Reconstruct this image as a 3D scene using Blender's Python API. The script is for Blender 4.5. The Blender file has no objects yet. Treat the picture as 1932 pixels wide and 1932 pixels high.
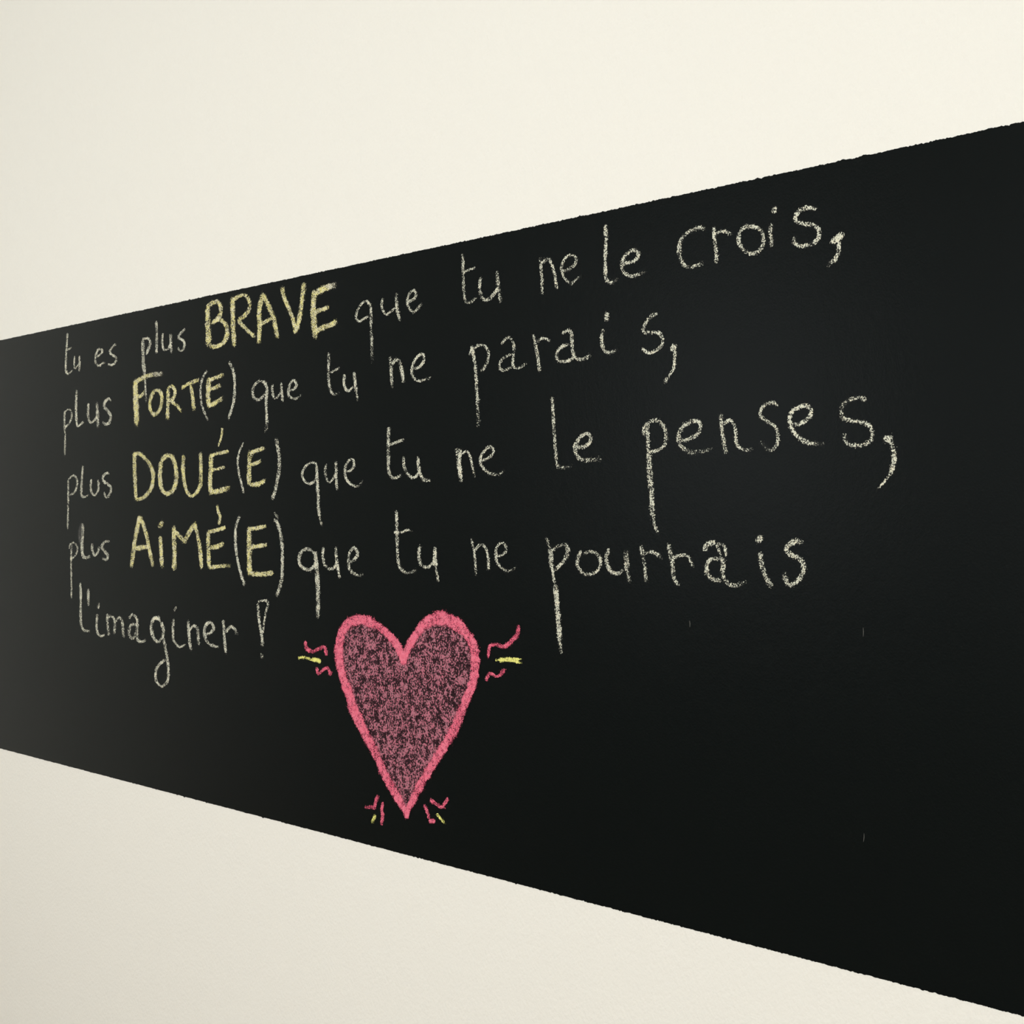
import bpy, math, random
import numpy as np

# ---------------------------------------------------------------- camera, sky, daylight, exposure
SC = bpy.context.scene
COL = SC.collection
CAM_HEIGHT, CAM_DIST = 1.5, 1.3196        # metres above the floor, metres in front of the wall
cam_data = bpy.data.cameras.new('camera')
cam_data.sensor_fit = 'HORIZONTAL'
cam_data.sensor_width = 36.0
cam_data.lens = 36.0 * 2083.0 / 1932.0
cam_data.clip_start = 0.05
cam = bpy.data.objects.new('camera', cam_data)
COL.objects.link(cam)
cam.location = (0.0, -CAM_DIST, CAM_HEIGHT)
cam.rotation_euler = (math.radians(90 + 0.61337), 0.0, math.radians(38.86629))
SC.camera = cam

world = bpy.data.worlds.new('sky')
SC.world = world
world.use_nodes = True
bg = world.node_tree.nodes['Background']
bg.inputs['Color'].default_value = (0.80, 0.88, 1.0, 1)
bg.inputs['Strength'].default_value = 1.0


def window_light(name, x0, x1, z0, z1, y, power, tint):
    """area lamp just inside one window behind the camera, standing in for daylight"""
    d = bpy.data.lights.new(name, 'AREA')
    d.shape = 'RECTANGLE'
    d.size, d.size_y = x1 - x0, z1 - z0
    d.energy = power
    d.color = tint
    o = bpy.data.objects.new(name, d)
    COL.objects.link(o)
    o.location = ((x0 + x1) / 2, y, (z0 + z1) / 2)
    o.rotation_euler = (math.radians(90), 0, 0)      # local -Z turns to +Y, into the room
    return o


ROOM_X0, ROOM_X1, ROOM_Y0, ROOM_H = -4.3, 2.3, -4.2, 3.1
WINDOWS = [(-0.6, 1.2, 1.25, 2.9), (-3.3, -2.3, 1.25, 2.9)]  # the narrow left window is added, to even out light along the wall
window_light('daylight_near', *WINDOWS[0], ROOM_Y0 + 0.06, 84.0, (1.0, 1.0, 1.0))
window_light('fill_light_far', *WINDOWS[1], ROOM_Y0 + 0.06, 46.0, (1.0, 1.0, 1.0))  # added lamp at the added window, lifts the dim left of the wall

SC.view_settings.view_transform = 'Standard'
SC.view_settings.look = 'None'
SC.view_settings.exposure = 0.0
SC.view_settings.gamma = 1.0
SC.view_settings.use_curve_mapping = False
SC.cycles.transparent_max_bounces = 16
SC.cycles.max_bounces = 8

rng = np.random.default_rng(7)


# ---------------------------------------------------------------- materials
def new_mat(name):
    m = bpy.data.materials.new(name)
    m.use_nodes = True
    nt = m.node_tree
    return m, nt, nt.nodes['Principled BSDF'], nt.nodes['Material Output']


def node(nt, kind, **kw):
    n = nt.nodes.new(kind)
    for k, v in kw.items():
        setattr(n, k, v)
    return n


def wire(nt, a, b):
    nt.links.new(a, b)


def noise(nt, vec, scale, detail=2.0, rough=0.5):
    n = node(nt, 'ShaderNodeTexNoise')
    n.inputs['Scale'].default_value = scale
    n.inputs['Detail'].default_value = detail
    n.inputs['Roughness'].default_value = rough
    wire(nt, vec, n.inputs['Vector'])
    return n.outputs['Fac']


def math_node(nt, op, a, b=None, clamp=False):
    n = node(nt, 'ShaderNodeMath', operation=op)
    n.use_clamp = clamp
    for i, v in enumerate((a, b)):
        if v is None:
            continue
        if isinstance(v, (int, float)):
            n.inputs[i].default_value = v
        else:
            wire(nt, v, n.inputs[i])
    return n.outputs[0]


def mix_col(nt, fac, a, b):
    n = node(nt, 'ShaderNodeMix', data_type='RGBA')
    for sock, v in ((n.inputs[0], fac), (n.inputs[6], a), (n.inputs[7], b)):
        if isinstance(v, (int, float)):
            sock.default_value = v
        elif isinstance(v, tuple):
            sock.default_value = (*v, 1.0)
        else:
            wire(nt, v, sock)
    return n.outputs[2]


def stretched(nt, sx, sy, sz):
    tc = node(nt, 'ShaderNodeTexCoord')
    mp = node(nt, 'ShaderNodeMapping')
    mp.inputs['Scale'].default_value = (sx, sy, sz)
    wire(nt, tc.outputs['Object'], mp.inputs['Vector'])
    return mp.outputs['Vector']


def wall_paint(name, colour, bump=0.36):
    m, nt, p, out = new_mat(name)
    vec = stretched(nt, 1, 1, 0.62)
    fine = noise(nt, vec, 210, 3, 0.55)
    broad = noise(nt, stretched(nt, 1, 1, 1), 26, 2)
    h = math_node(nt, 'ADD', fine, math_node(nt, 'MULTIPLY', broad, 0.5))
    b = node(nt, 'ShaderNodeBump')
    b.inputs['Strength'].default_value = bump
    b.inputs['Distance'].default_value = 0.003
    wire(nt, h, b.inputs['Height'])
    wire(nt, b.outputs['Normal'], p.inputs['Normal'])
    p.inputs['Base Color'].default_value = (*colour, 1)
    p.inputs['Roughness'].default_value = 0.62
    p.inputs['Specular IOR Level'].default_value = 0.25
    return m


def black_paint():
    m, nt, p, out = new_mat('blackboard_paint')
    vec = stretched(nt, 1, 1, 0.8)
    fine = noise(nt, vec, 420, 2, 0.6)
    broad = noise(nt, vec, 120, 2, 0.5)
    b = node(nt, 'ShaderNodeBump')
    b.inputs['Strength'].default_value = 0.28
    b.inputs['Distance'].default_value = 0.0006
    wire(nt, math_node(nt, 'ADD', fine, broad), b.inputs['Height'])
    speck = math_node(nt, 'MULTIPLY', math_node(nt, 'SUBTRACT', noise(nt, stretched(nt, 1, 1, 1), 900, 1), 0.74), 6.0, True)
    c = mix_col(nt, speck, (0.0034, 0.0048, 0.0046), (0.045, 0.045, 0.04))
    # matt paint with a faint skin of binder: its sheen only wakes at a grazing angle
    nt.nodes.remove(p)
    dif = node(nt, 'ShaderNodeBsdfDiffuse')
    glo = node(nt, 'ShaderNodeBsdfGlossy')
    glo.inputs['Roughness'].default_value = 0.33
    glo.inputs['Color'].default_value = (0.93, 0.97, 1.0, 1)
    lw = node(nt, 'ShaderNodeLayerWeight')
    lw.inputs['Blend'].default_value = 0.5
    fres = math_node(nt, 'ADD', math_node(nt, 'MULTIPLY', math_node(nt, 'POWER', lw.outputs['Facing'], 5.0), 1.12), 0.0038, True)
    mx = node(nt, 'ShaderNodeMixShader')
    wire(nt, c, dif.inputs['Color'])
    wire(nt, b.outputs['Normal'], dif.inputs['Normal'])
    wire(nt, b.outputs['Normal'], glo.inputs['Normal'])
    wire(nt, fres, mx.inputs[0])
    wire(nt, dif.outputs[0], mx.inputs[1])
    wire(nt, glo.outputs[0], mx.inputs[2])
    wire(nt, mx.outputs[0], out.inputs['Surface'])
    return m


def chalk(name, base, tinted, pale, grain=580.0, film=0.05, lo=0.70, span=0.44, clump=0.075, film_colour=None, stretch=0.9, across=1.0, skin=0.0, crisp=13.0):
    """crumbs of chalk caught on the tooth of the paint: how many there are follows the vertex attribute 'pressure'"""
    m, nt, p, out = new_mat(name)
    vec = stretched(nt, across, 1.0, stretch)
    g = noise(nt, vec, grain, 2.5, 0.6)
    g = math_node(nt, 'ADD', g, math_node(nt, 'MULTIPLY', math_node(nt, 'SUBTRACT', noise(nt, vec, grain * 0.22, 2), 0.5), clump * 4))
    press = node(nt, 'ShaderNodeAttribute', attribute_name='pressure').outputs['Fac']
    tint = node(nt, 'ShaderNodeAttribute', attribute_name='tint').outputs['Fac']
    thr = math_node(nt, 'SUBTRACT', lo, math_node(nt, 'MULTIPLY', press, span))
    over = math_node(nt, 'SUBTRACT', g, thr)
    crumbs = math_node(nt, 'MULTIPLY', over, crisp, True)
    dust = math_node(nt, 'MULTIPLY', math_node(nt, 'SUBTRACT', press, skin), film, True)
    alpha = math_node(nt, 'MAXIMUM', crumbs, dust)
    # thin crumbs look duller, thick ones carry the full colour
    rich = math_node(nt, 'ADD', math_node(nt, 'MULTIPLY', over, 4.5), 0.38, True)
    t = math_node(nt, 'MULTIPLY', math_node(nt, 'ADD', tint, math_node(nt, 'MULTIPLY', math_node(nt, 'SUBTRACT', noise(nt, stretched(nt, 1, 1, 1), 260, 2), 0.5), 2.6)), 1.0, True)
    t = math_node(nt, 'MULTIPLY', t, math_node(nt, 'GREATER_THAN', tint, 0.02))
    c = mix_col(nt, t, base, tinted)
    c = mix_col(nt, rich, pale, c)
    if film_colour:
        c = mix_col(nt, math_node(nt, 'MULTIPLY', crumbs, 2.0, True), film_colour, c)
    wire(nt, c, p.inputs['Base Color'])
    p.inputs['Roughness'].default_value = 0.95
    p.inputs['Specular IOR Level'].default_value = 0.1
    wire(nt, alpha, p.inputs['Alpha'])
    b = node(nt, 'ShaderNodeBump')
    b.inputs['Strength'].default_value = 0.5
    b.inputs['Distance'].default_value = 0.0008
    wire(nt, g, b.inputs['Height'])
    wire(nt, b.outputs['Normal'], p.inputs['Normal'])
    return m


def plain(name, colour, rough=0.5, metal=0.0, scale=30.0, vary=0.12):
    m, nt, p, out = new_mat(name)
    f = noise(nt, stretched(nt, 1, 1, 1), scale, 3)
    c = mix_col(nt, f, tuple(v * (1 - vary) for v in colour), tuple(min(1, v * (1 + vary)) for v in colour))
    wire(nt, c, p.inputs['Base Color'])
    p.inputs['Roughness'].default_value = rough
    p.inputs['Metallic'].default_value = metal
    return m


M_WALL = wall_paint('cream_wall_paint', (0.80, 0.797, 0.748))
M_CEIL = wall_paint('ceiling_paint', (0.86, 0.85, 0.80), 0.1)
M_FLOOR = plain('oak_floor', (0.34, 0.25, 0.17), 0.45, scale=9.0)
M_TRIM = plain('white_trim', (0.78, 0.77, 0.73), 0.4, vary=0.03)
M_BOARD = black_paint()
M_GLASS, _nt, _p, _o = new_mat('window_glass')
_p.inputs['Transmission Weight'].default_value = 1.0
_p.inputs['Roughness'].default_value = 0.0
_p.inputs['Base Color'].default_value = (0.95, 0.98, 0.97, 1)

WHITE = (0.65, 0.665, 0.55)
MATS = {
    'white': chalk('white_chalk', WHITE, (0.77, 0.70, 0.51), (0.38, 0.385, 0.345)),
    'yellow': chalk('yellow_over_white_chalk', (0.64, 0.63, 0.53), (0.70, 0.655, 0.25), (0.30, 0.28, 0.14), film=0.10),
    'lemon': chalk('lemon_chalk', (0.74, 0.74, 0.20), (0.78, 0.76, 0.24), (0.35, 0.37, 0.12), film=0.08),
    'pink': chalk('pink_chalk', (0.70, 0.115, 0.19), (0.74, 0.19, 0.27), (0.34, 0.04, 0.085), grain=600.0, film=1.6, skin=0.30, span=0.46, clump=0.13, film_colour=(0.30, 0.035, 0.075)),
    'fill': chalk('thin_pink_chalk', (0.36, 0.165, 0.205), (0.43, 0.145, 0.195), (0.17, 0.075, 0.10), grain=540.0, crisp=7.5, film=0.34, clump=0.10, stretch=0.62, across=0.8, film_colour=(0.14, 0.042, 0.065)),
    'smudge': chalk('rubbed_chalk', (0.30, 0.30, 0.28), (0.3, 0.3, 0.28), (0.2, 0.2, 0.19), film=0.30, lo=0.95),
}
STRENGTH = {'white': 0.55, 'yellow': 0.64, 'lemon': 0.74, 'pink': 0.59}
M_SCRATCH = plain('bared_plaster', (0.11, 0.11, 0.10), 0.9)


# ---------------------------------------------------------------- small helpers
def link(name, mesh, parent=None, mat=None):
    o = bpy.data.objects.new(name, mesh)
    COL.objects.link(o)
    if mat:
        mesh.materials.append(mat)
    if parent:
        o.parent = parent
    return o


def box_mesh(name, boxes):
    V, F = [], []
    for (x0, y0, z0, x1, y1, z1) in boxes:
        n = len(V)
        V += [(x0, y0, z0), (x1, y0, z0), (x1, y1, z0), (x0, y1, z0), (x0, y0, z1), (x1, y0, z1), (x1, y1, z1), (x0, y1, z1)]
        F += [tuple(n + i for i in f) for f in ((0, 3, 2, 1), (4, 5, 6, 7), (0, 1, 5, 4), (1, 2, 6, 5), (2, 3, 7, 6), (3, 0, 4, 7))]
    me = bpy.data.meshes.new(name)
    me.from_pydata(V, [], F)
    return me


def structure(name, boxes, mat, label, cat):
    o = link(name, box_mesh(name, boxes), None, mat)
    o['kind'] = 'structure'
    o['label'] = label
    o['category'] = cat
    return o


# ---------------------------------------------------------------- the room
T = 0.15
structure('wall_back', [(ROOM_X0 - T, 0, 0, ROOM_X1 + T, T, ROOM_H)], M_WALL, 'cream painted wall behind the black band of writing', 'wall')
structure('floor', [(ROOM_X0 - T, ROOM_Y0 - T, -0.1, ROOM_X1 + T, T, 0)], M_FLOOR, 'wooden floor of the room, below the picture', 'floor')
structure('ceiling', [(ROOM_X0 - T, ROOM_Y0 - T, ROOM_H, ROOM_X1 + T, T, ROOM_H + 0.1)], M_CEIL, 'pale ceiling of the room, above the picture', 'ceiling')
structure('wall_left', [(ROOM_X0 - T, ROOM_Y0, 0, ROOM_X0, 0, ROOM_H)], M_WALL, 'cream wall at the left end of the room', 'wall')
structure('wall_right', [(ROOM_X1, ROOM_Y0, 0, ROOM_X1 + T, 0, ROOM_H)], M_WALL, 'cream wall at the right end of the room', 'wall')
cuts = sorted(WINDOWS)
parts, x = [], ROOM_X0 - T
for (a, b, c, d) in cuts:
    parts += [(x, ROOM_Y0 - T, 0, a, ROOM_Y0, ROOM_H), (a, ROOM_Y0 - T, 0, b, ROOM_Y0, c), (a, ROOM_Y0 - T, d, b, ROOM_Y0, ROOM_H)]
    x = b
parts.append((x, ROOM_Y0 - T, 0, ROOM_X1 + T, ROOM_Y0, ROOM_H))
structure('wall_front', parts, M_WALL, 'cream wall with a window and an added second window behind the camera', 'wall')
for i, (a, b, c, d) in enumerate(WINDOWS):
    y0, y1, w = ROOM_Y0 - 0.10, ROOM_Y0 - 0.04, 0.05
    m = (a + b) / 2
    o = structure('window_%d' % (i + 1), [(a, y0, c, a + w, y1, d), (b - w, y0, c, b, y1, d), (a + w, y0, c, b - w, y1, c + w),
                  (a + w, y0, d - w, b - w, y1, d), (m - w / 2, y0, c + w, m + w / 2, y1, d - w)], M_TRIM,
                  ['white framed window behind the camera, the wider of the two', 'added white framed window behind the camera, unseen, the narrower of the two'][i], 'window')
    for (pa, pb) in ((a + w, m - w / 2), (m + w / 2, b - w)):
        link('pane', box_mesh('pane', [(pa, y0 + 0.02, c + w, pb, y0 + 0.026, d - w)]), o, M_GLASS)
structure('baseboard_back', [(ROOM_X0, -0.015, 0, ROOM_X1, 0, 0.09)], M_TRIM, 'white baseboard at the foot of the written wall', 'baseboard')


# ---------------------------------------------------------------- the black band painted across the wall
def band():
    x0, x1, z0, z1, thick = ROOM_X0 + 0.35, 1.35, 0.9517, 1.9506, 0.0006
    xs = np.arange(x0, x1, 0.0014)
    n = len(xs)

    def ragged(amp):
        e = rng.normal(0, 1, n)
        k = np.array([0.12, 0.76, 0.12])
        e = np.convolve(e, k, 'same') * amp
        slow = np.convolve(rng.normal(0, 1, n), np.hanning(60) / 30, 'same') * 0.0002
        for _ in range(45):                       # paint that crept under the masking tape
            c, h, w = rng.integers(0, n), rng.uniform(0.0006, 0.0018), rng.uniform(0.6, 1.5)
            lo, hi = max(0, c - 8), min(n, c + 9)
            e[lo:hi] += h * np.exp(-((np.arange(lo, hi) - c) / w) ** 2)
        return e + slow
    top = z1 + ragged(0.00052)
    bot = z0 - ragged(0.00045)
    zs = [bot, np.full(n, z0 + 0.01), np.full(n, z1 - 0.01), top]
    V = []
    for z in zs:
        V += [(float(a), -thick, float(b)) for a, b in zip(xs, z)]
    V += [(float(a), -0.00004, float(b)) for a, b in zip(xs, bot)] + [(float(a), -0.00004, float(b)) for a, b in zip(xs, top)]
    F = []
    for r in range(3):
        F += [(r * n + i, r * n + i + 1, (r + 1) * n + i + 1, (r + 1) * n + i) for i in range(n - 1)]
    F += [(4 * n + i, 4 * n + i + 1, i + 1, i) for i in range(n - 1)]
    F += [(3 * n + i, 3 * n + i + 1, 5 * n + i + 1, 5 * n + i) for i in range(n - 1)]
    F += [(4 * n, 0, n, 2 * n, 3 * n, 5 * n), (n - 1, 5 * n - 1, 6 * n - 1, 4 * n - 1, 3 * n - 1, 2 * n - 1)]
    me = bpy.data.meshes.new('blackboard')
    me.from_pydata(V, [], F)
    o = link('blackboard', me, None, M_BOARD)
    o['label'] = 'wide black blackboard-paint band across the cream wall, carrying all the chalk writing'
    o['category'] = 'blackboard'
    return o


band()

# ---------------------------------------------------------------- the chalk lines
# every stroke: a flag (0 plain, 1 fading tail, 2 long pale tail, h heavy, m rubbed) and x z width along it, in tenths of a
# millimetre on the wall
WRITING = [
 ('chalk_word', 'tu', 'white chalk word "tu" that starts the top line, far left', 'white', 'word', [
  ('letter', 't', '', 'white', '0 -23628 19340 79 -23650 19061 79 -23684 18782 79 -23692 18539 78 -23645 18431 57 -23556 18414 45 -23380 18474 50; 0 -23649 18957 41 -23525 18973 43 -23426 19004 45'),
  ('letter', 'u', '', 'white', '0 -23312 18775 71 -23328 18600 70 -23303 18513 41 -23205 18542 52 -23129 18619 60; 0 -23120 18766 74 -23094 18615 76 -23110 18432 77'),
 ]),
 ('chalk_word', 'es', 'white chalk word "es" in the top line', 'white', 'word', [
  ('letter', 'e', '', 'white', '0 -22420 18681 50 -22254 18720 55 -22165 18783 80 -22238 18836 44 -22338 18828 60 -22420 18736 78 -22446 18611 79 -22385 18514 56 -22285 18478 44 -22136 18519 50 -22070 18531 48'),
  ('letter', 's', '', 'white', '0 -21617 18846 51 -21682 18879 53 -21811 18802 70 -21859 18735 78 -21761 18663 54 -21616 18587 68 -21641 18500 70 -21776 18450 48 -21949 18489 47'),
 ]),
 ('chalk_word', 'plus', 'white chalk word "plus" in the top line, left of the yellow word "BRAVE"', 'white', 'word', [
  ('letter', 'p', '', 'white', '0 -20607 18873 115 -20594 18664 115 -20583 18403 114 -20552 18261 113 -20535 18121 114; 1 -20535 18121 65 -20504 17928 66 -20485 17737 66 -20471 17554 66; 0 -20616 18883 58 -20449 18892 55 -20353 18838 76 -20334 18750 96 -20418 18629 87 -20508 18551 82'),
  ('letter', 'l', '', 'white', '0 -20116 19208 88 -20091 18956 88 -20095 18700 89 -20094 18537 89'),
  ('letter', 'u', '', 'white', '0 -19870 18932 83 -19898 18765 82 -19860 18617 66 -19751 18580 48 -19650 18621 69 -19607 18701 78; 0 -19609 18896 85 -19593 18734 85 -19563 18477 85'),
  ('letter', 's', '', 'white', '0 -19097 18940 60 -19195 18893 63 -19322 18806 78 -19265 18750 53 -19138 18686 62 -19123 18585 77 -19221 18503 48 -19363 18575 51'),
 ]),
 ('chalk_word', 'BRAVE', 'yellow chalk word "BRAVE" in capitals in the top line', 'yellow', 'word', [
  ('letter', 'B', '', 'yellow', '0 -18362 19271 176 -18353 19057 176 -18333 18811 176 -18318 18508 176; 0 -18389 19298 96 -18188 19347 91 -18029 19343 88 -17929 19217 127 -17949 19091 131 -18081 18993 106 -18240 18955 95; 0 -18160 18970 91 -18001 18992 83 -17844 18934 94 -17739 18810 125 -17739 18649 134 -17868 18519 105 -18078 18475 86 -18291 18505 84'),
  ('letter', 'R', '', 'yellow', '0 -17561 19379 143 -17555 19124 143 -17538 18803 142 -17501 18425 141; 0 -17561 19316 88 -17383 19364 83 -17206 19373 76 -17055 19251 104 -17050 19094 119 -17179 18983 95 -17406 18915 88; 0 -17393 18906 90 -17229 18784 90 -17003 18618 87 -16855 18539 83'),
  ('letter', 'A', '', 'yellow', '0 -16626 19321 135 -16722 19131 138 -16746 18947 137 -16733 18728 137 -16761 18405 138; 0 -16625 19305 110 -16492 19102 110 -16347 18869 114 -16275 18677 120 -16203 18447 120; 0 -16733 18759 77 -16563 18786 79 -16371 18841 80'),
  ('letter', 'V', '', 'yellow', '0 -16093 19373 104 -16018 19165 100 -15877 18935 97 -15761 18709 103 -15714 18478 107; 0 -15467 19363 128 -15511 19100 129 -15578 18808 129 -15646 18606 128 -15714 18493 125'),
  ('letter', 'E', '', 'yellow', '0 -15186 19177 148 -15214 18913 147 -15196 18614 144 -15151 18343 143; 2 -15164 19129 133 -14999 19181 127 -14824 19202 120 -14609 19217 118; 0 -15174 18805 81 -14976 18825 81 -14780 18852 81; 0 -15162 18448 101 -14931 18503 98 -14714 18530 98 -14597 18575 104'),
 ]),
 ('chalk_word', 'que', 'white chalk word "que" in the top line, right of the yellow word "BRAVE"', 'white', 'word', [
  ('letter', 'q', '', 'white', '0 -13748 18742 45 -13839 18832 39 -13972 18792 51 -14075 18669 57 -14101 18579 55 -14023 18503 39 -13900 18534 44 -13768 18568 44; 1 -13819 18815 52 -13748 18742 58 -13727 18627 64 -13727 18415 64 -13716 18202 64 -13706 17989 64 -13705 17763 64'),
  ('letter', 'u', '', 'white', '0 -13428 18829 60 -13467 18736 60 -13437 18620 52 -13358 18547 41 -13260 18571 48 -13143 18626 49; 0 -13124 18873 69 -13114 18733 68 -13085 18549 66 -13027 18397 64'),
  ('letter', 'e', '', 'white', '1 -12874 18696 46 -12741 18713 49 -12656 18771 61 -12704 18865 43 -12817 18819 58 -12864 18701 61 -12817 18586 51 -12713 18505 44 -12591 18571 53 -12520 18631 55'),
 ]),
 ('chalk_word', 'tu', 'white chalk word "tu" in the top line, below the sloping upper edge of the board', 'white', 'word', [
  ('letter', 't', '', 'white', '1 -11644 19304 55 -11627 19144 55 -11618 18879 56 -11609 18681 54 -11565 18537 46 -11461 18518 44 -11332 18573 47; 0 -11618 19004 40 -11513 19029 39 -11358 19045 38'),
  ('letter', 'u', '', 'white', '0 -11256 18881 66 -11281 18768 65 -11264 18622 60 -11187 18515 49 -11086 18522 55 -10969 18597 60 -10911 18666 62; 0 -10928 18925 62 -10911 18781 62 -10886 18611 61 -10853 18434 61'),
 ]),
 ('chalk_word', 'ne', 'white chalk word "ne" in the top line, left of the word "le"', 'white', 'word', [
  ('letter', 'n', '', 'white', '0 -10082 19015 55 -10066 18851 55 -10051 18662 56 -10051 18457 56; 0 -10051 18911 54 -9989 18957 49 -9911 18952 45 -9850 18844 51 -9804 18702 53 -9789 18601 53 -9762 18481 53'),
  ('letter', 'e', '', 'white', '1 -9682 18746 43 -9562 18753 45 -9450 18809 50 -9416 18901 47 -9502 18963 41 -9614 18931 50 -9682 18807 52 -9652 18680 47 -9577 18584 42 -9487 18548 42 -9398 18596 46 -9309 18620 44'),
 ]),
 ('chalk_word', 'le', 'white chalk word "le" in the top line, left of the word "crois"', 'white', 'word', [
  ('letter', 'l', '', 'white', '1 -8898 19306 59 -8887 19102 60 -8899 18867 60 -8899 18688 60 -8889 18533 56 -8807 18456 49 -8678 18503 54'),
  ('letter', 'e', '', 'white', '1 -8596 18703 50 -8472 18702 52 -8369 18739 57 -8346 18811 54 -8403 18861 48 -8499 18846 55 -8582 18783 60 -8615 18659 58 -8576 18565 50 -8472 18503 48 -8362 18505 51 -8224 18532 51'),
 ]),
 ('chalk_word', 'crois', 'white chalk word "crois," with a comma, at the right end of the top line', 'white', 'word', [
  ('letter', 'c', '', 'white', '1 -7291 18954 49 -7341 19002 50 -7442 18996 54 -7569 18961 59 -7659 18869 62 -7685 18737 59 -7660 18620 55 -7595 18526 51 -7506 18491 51 -7392 18502 54 -7311 18523 55'),
  ('letter', 'r', '', 'white', '0 -7154 18976 54 -7142 18819 53 -7118 18649 53 -7112 18477 54; 1 -7130 18872 46 -7044 18902 43 -6971 18884 40 -6883 18832 40'),
  ('letter', 'o', '', 'white', '0 -6767 18864 60 -6684 18899 56 -6566 18883 52 -6461 18813 52 -6430 18701 57 -6444 18606 61 -6532 18540 58 -6637 18545 52 -6738 18631 53 -6789 18737 59 -6767 18854 61'),
  ('letter', 'i', '', 'white', '0 -6316 18885 60 -6339 18793 58 -6322 18694 56 -6317 18576 57'),
  ('dot', 'dot', 'i', 'white', '0 -6284 19039 66 -6266 19058 66'),
  ('letter', 's', '', 'white', '0 -5712 18953 52 -5805 18991 53 -5915 18989 59 -5976 18932 62 -5985 18860 52 -5871 18799 52 -5751 18767 51 -5673 18682 54 -5697 18571 60 -5795 18525 57 -5928 18530 53 -6011 18601 54 -5994 18656 60'),
  ('comma', ',', '', 'white', 'h -5480 18524 80 -5439 18545 80 -5391 18573 80; 1 -5418 18516 51 -5418 18414 52 -5440 18325 54 -5493 18271 54 -5566 18218 54'),
 ]),
 ('chalk_word', 'plus', 'white chalk word "plus" that starts the second line', 'white', 'word', [
  ('letter', 'p', '', 'white', '0 -23727 17564 79 -23739 17283 79 -23705 17036 78 -23710 16811 79 -23712 16567 79; 0 -23727 17545 50 -23567 17600 41 -23443 17536 64 -23424 17414 76 -23529 17289 61 -23706 17196 55'),
  ('letter', 'l', '', 'white', '0 -23208 18013 98 -23234 17811 98 -23239 17551 98 -23213 17290 94 -23142 17193 52 -22918 17291 65'),
  ('letter', 'u', '', 'white', '0 -22716 17664 96 -22738 17446 94 -22679 17277 75 -22561 17252 54 -22427 17317 73 -22377 17387 85; 0 -22379 17659 99 -22344 17385 99 -22325 17120 99'),
  ('letter', 's', '', 'white', '0 -21803 17673 66 -21901 17725 59 -22048 17655 87 -22080 17567 94 -21948 17468 75 -21817 17352 98 -21865 17212 87 -22011 17170 57 -22150 17237 66'),
 ]),
 ('chalk_word', 'FORT(E)', 'yellow chalk word "FORT(E)" with white brackets, in the second line', 'yellow', 'word', [
  ('letter', 'F', '', 'yellow', '0 -20872 18045 185 -20870 17818 185 -20853 17555 183 -20821 17291 184 -20835 17074 185; 2 -20841 18016 119 -20566 18072 115 -20264 18107 109 -19880 18091 106; 0 -20808 17700 77 -20685 17691 84 -20564 17751 97'),
  ('letter', 'O', '', 'yellow', '0 -20158 17772 114 -20291 17636 126 -20335 17450 129 -20230 17289 90 -20081 17288 91 -19949 17407 123 -19900 17608 127 -19995 17751 86 -20188 17775 75'),
  ('letter', 'R', '', 'yellow', '0 -19689 17779 127 -19688 17559 128 -19706 17146 128; 0 -19703 17780 82 -19559 17811 75 -19450 17710 119 -19486 17578 110 -19644 17505 91; 0 -19601 17519 76 -19385 17404 79 -19215 17267 83'),
  ('letter', 'T', '', 'yellow', '0 -19217 17743 88 -18966 17823 83 -18622 17869 80; 0 -18910 17785 111 -18854 17582 112 -18797 17273 113'),
  ('bracket', '(', '', 'white', '0 -18356 18039 57 -18517 17881 62 -18578 17690 66 -18564 17459 63 -18487 17274 58 -18332 17036 56'),
  ('letter', 'E', '', 'yellow', '0 -18301 17880 140 -18327 17670 140 -18326 17475 138 -18299 17294 137; 0 -18288 17830 84 -18102 17863 83 -17826 17904 82; 0 -18314 17653 80 -18101 17669 82 -17917 17711 84; 1 -18299 17327 95 -18073 17376 98 -17837 17464 100'),
  ('bracket', ')', '', 'white', '0 -17659 18138 66 -17542 17960 70 -17485 17764 75 -17489 17526 77 -17539 17292 76 -17680 17038 74'),
 ]),
 ('chalk_word', 'que', 'white chalk word "que" in the second line, right of the yellow word "FORT(E)"', 'white', 'word', [
  ('letter', 'q', '', 'white', '0 -16583 17644 50 -16729 17690 51 -16876 17621 69 -16937 17501 79 -16894 17388 63 -16776 17336 50 -16630 17385 58 -16546 17433 61; 1 -16595 17676 73 -16515 17531 80 -16533 17301 82 -16520 17069 82 -16508 16867 82 -16565 16716 81'),
  ('letter', 'u', '', 'white', '0 -16355 17611 67 -16354 17457 65 -16294 17342 49 -16199 17354 51 -16105 17438 57; 0 -16106 17606 69 -16082 17452 69 -16053 17260 69'),
  ('letter', 'e', '', 'white', '1 -15895 17438 47 -15757 17457 52 -15670 17526 69 -15758 17623 46 -15868 17526 66 -15902 17393 67 -15803 17303 48 -15665 17285 47 -15510 17349 52'),
 ]),
 ('chalk_word', 'tu', 'white chalk word "tu" in the second line', 'white', 'word', [
  ('letter', 't', '', 'white', '1 -14798 18024 69 -14802 17805 69 -14801 17586 69 -14769 17408 64 -14682 17292 48 -14505 17300 47; 0 -14758 17670 45 -14651 17704 45 -14506 17742 44'),
  ('letter', 'u', '', 'white', '0 -14391 17609 72 -14406 17466 71 -14353 17347 58 -14259 17325 52 -14165 17390 60; 0 -14145 17631 78 -14124 17458 77 -14092 17298 77; 0 -14092 17298 48 -14071 17197 48 -14051 17131 47'),
 ]),
 ('chalk_word', 'ne', 'white chalk word "ne" in the second line, left of the word "parais"', 'white', 'word', [
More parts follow.
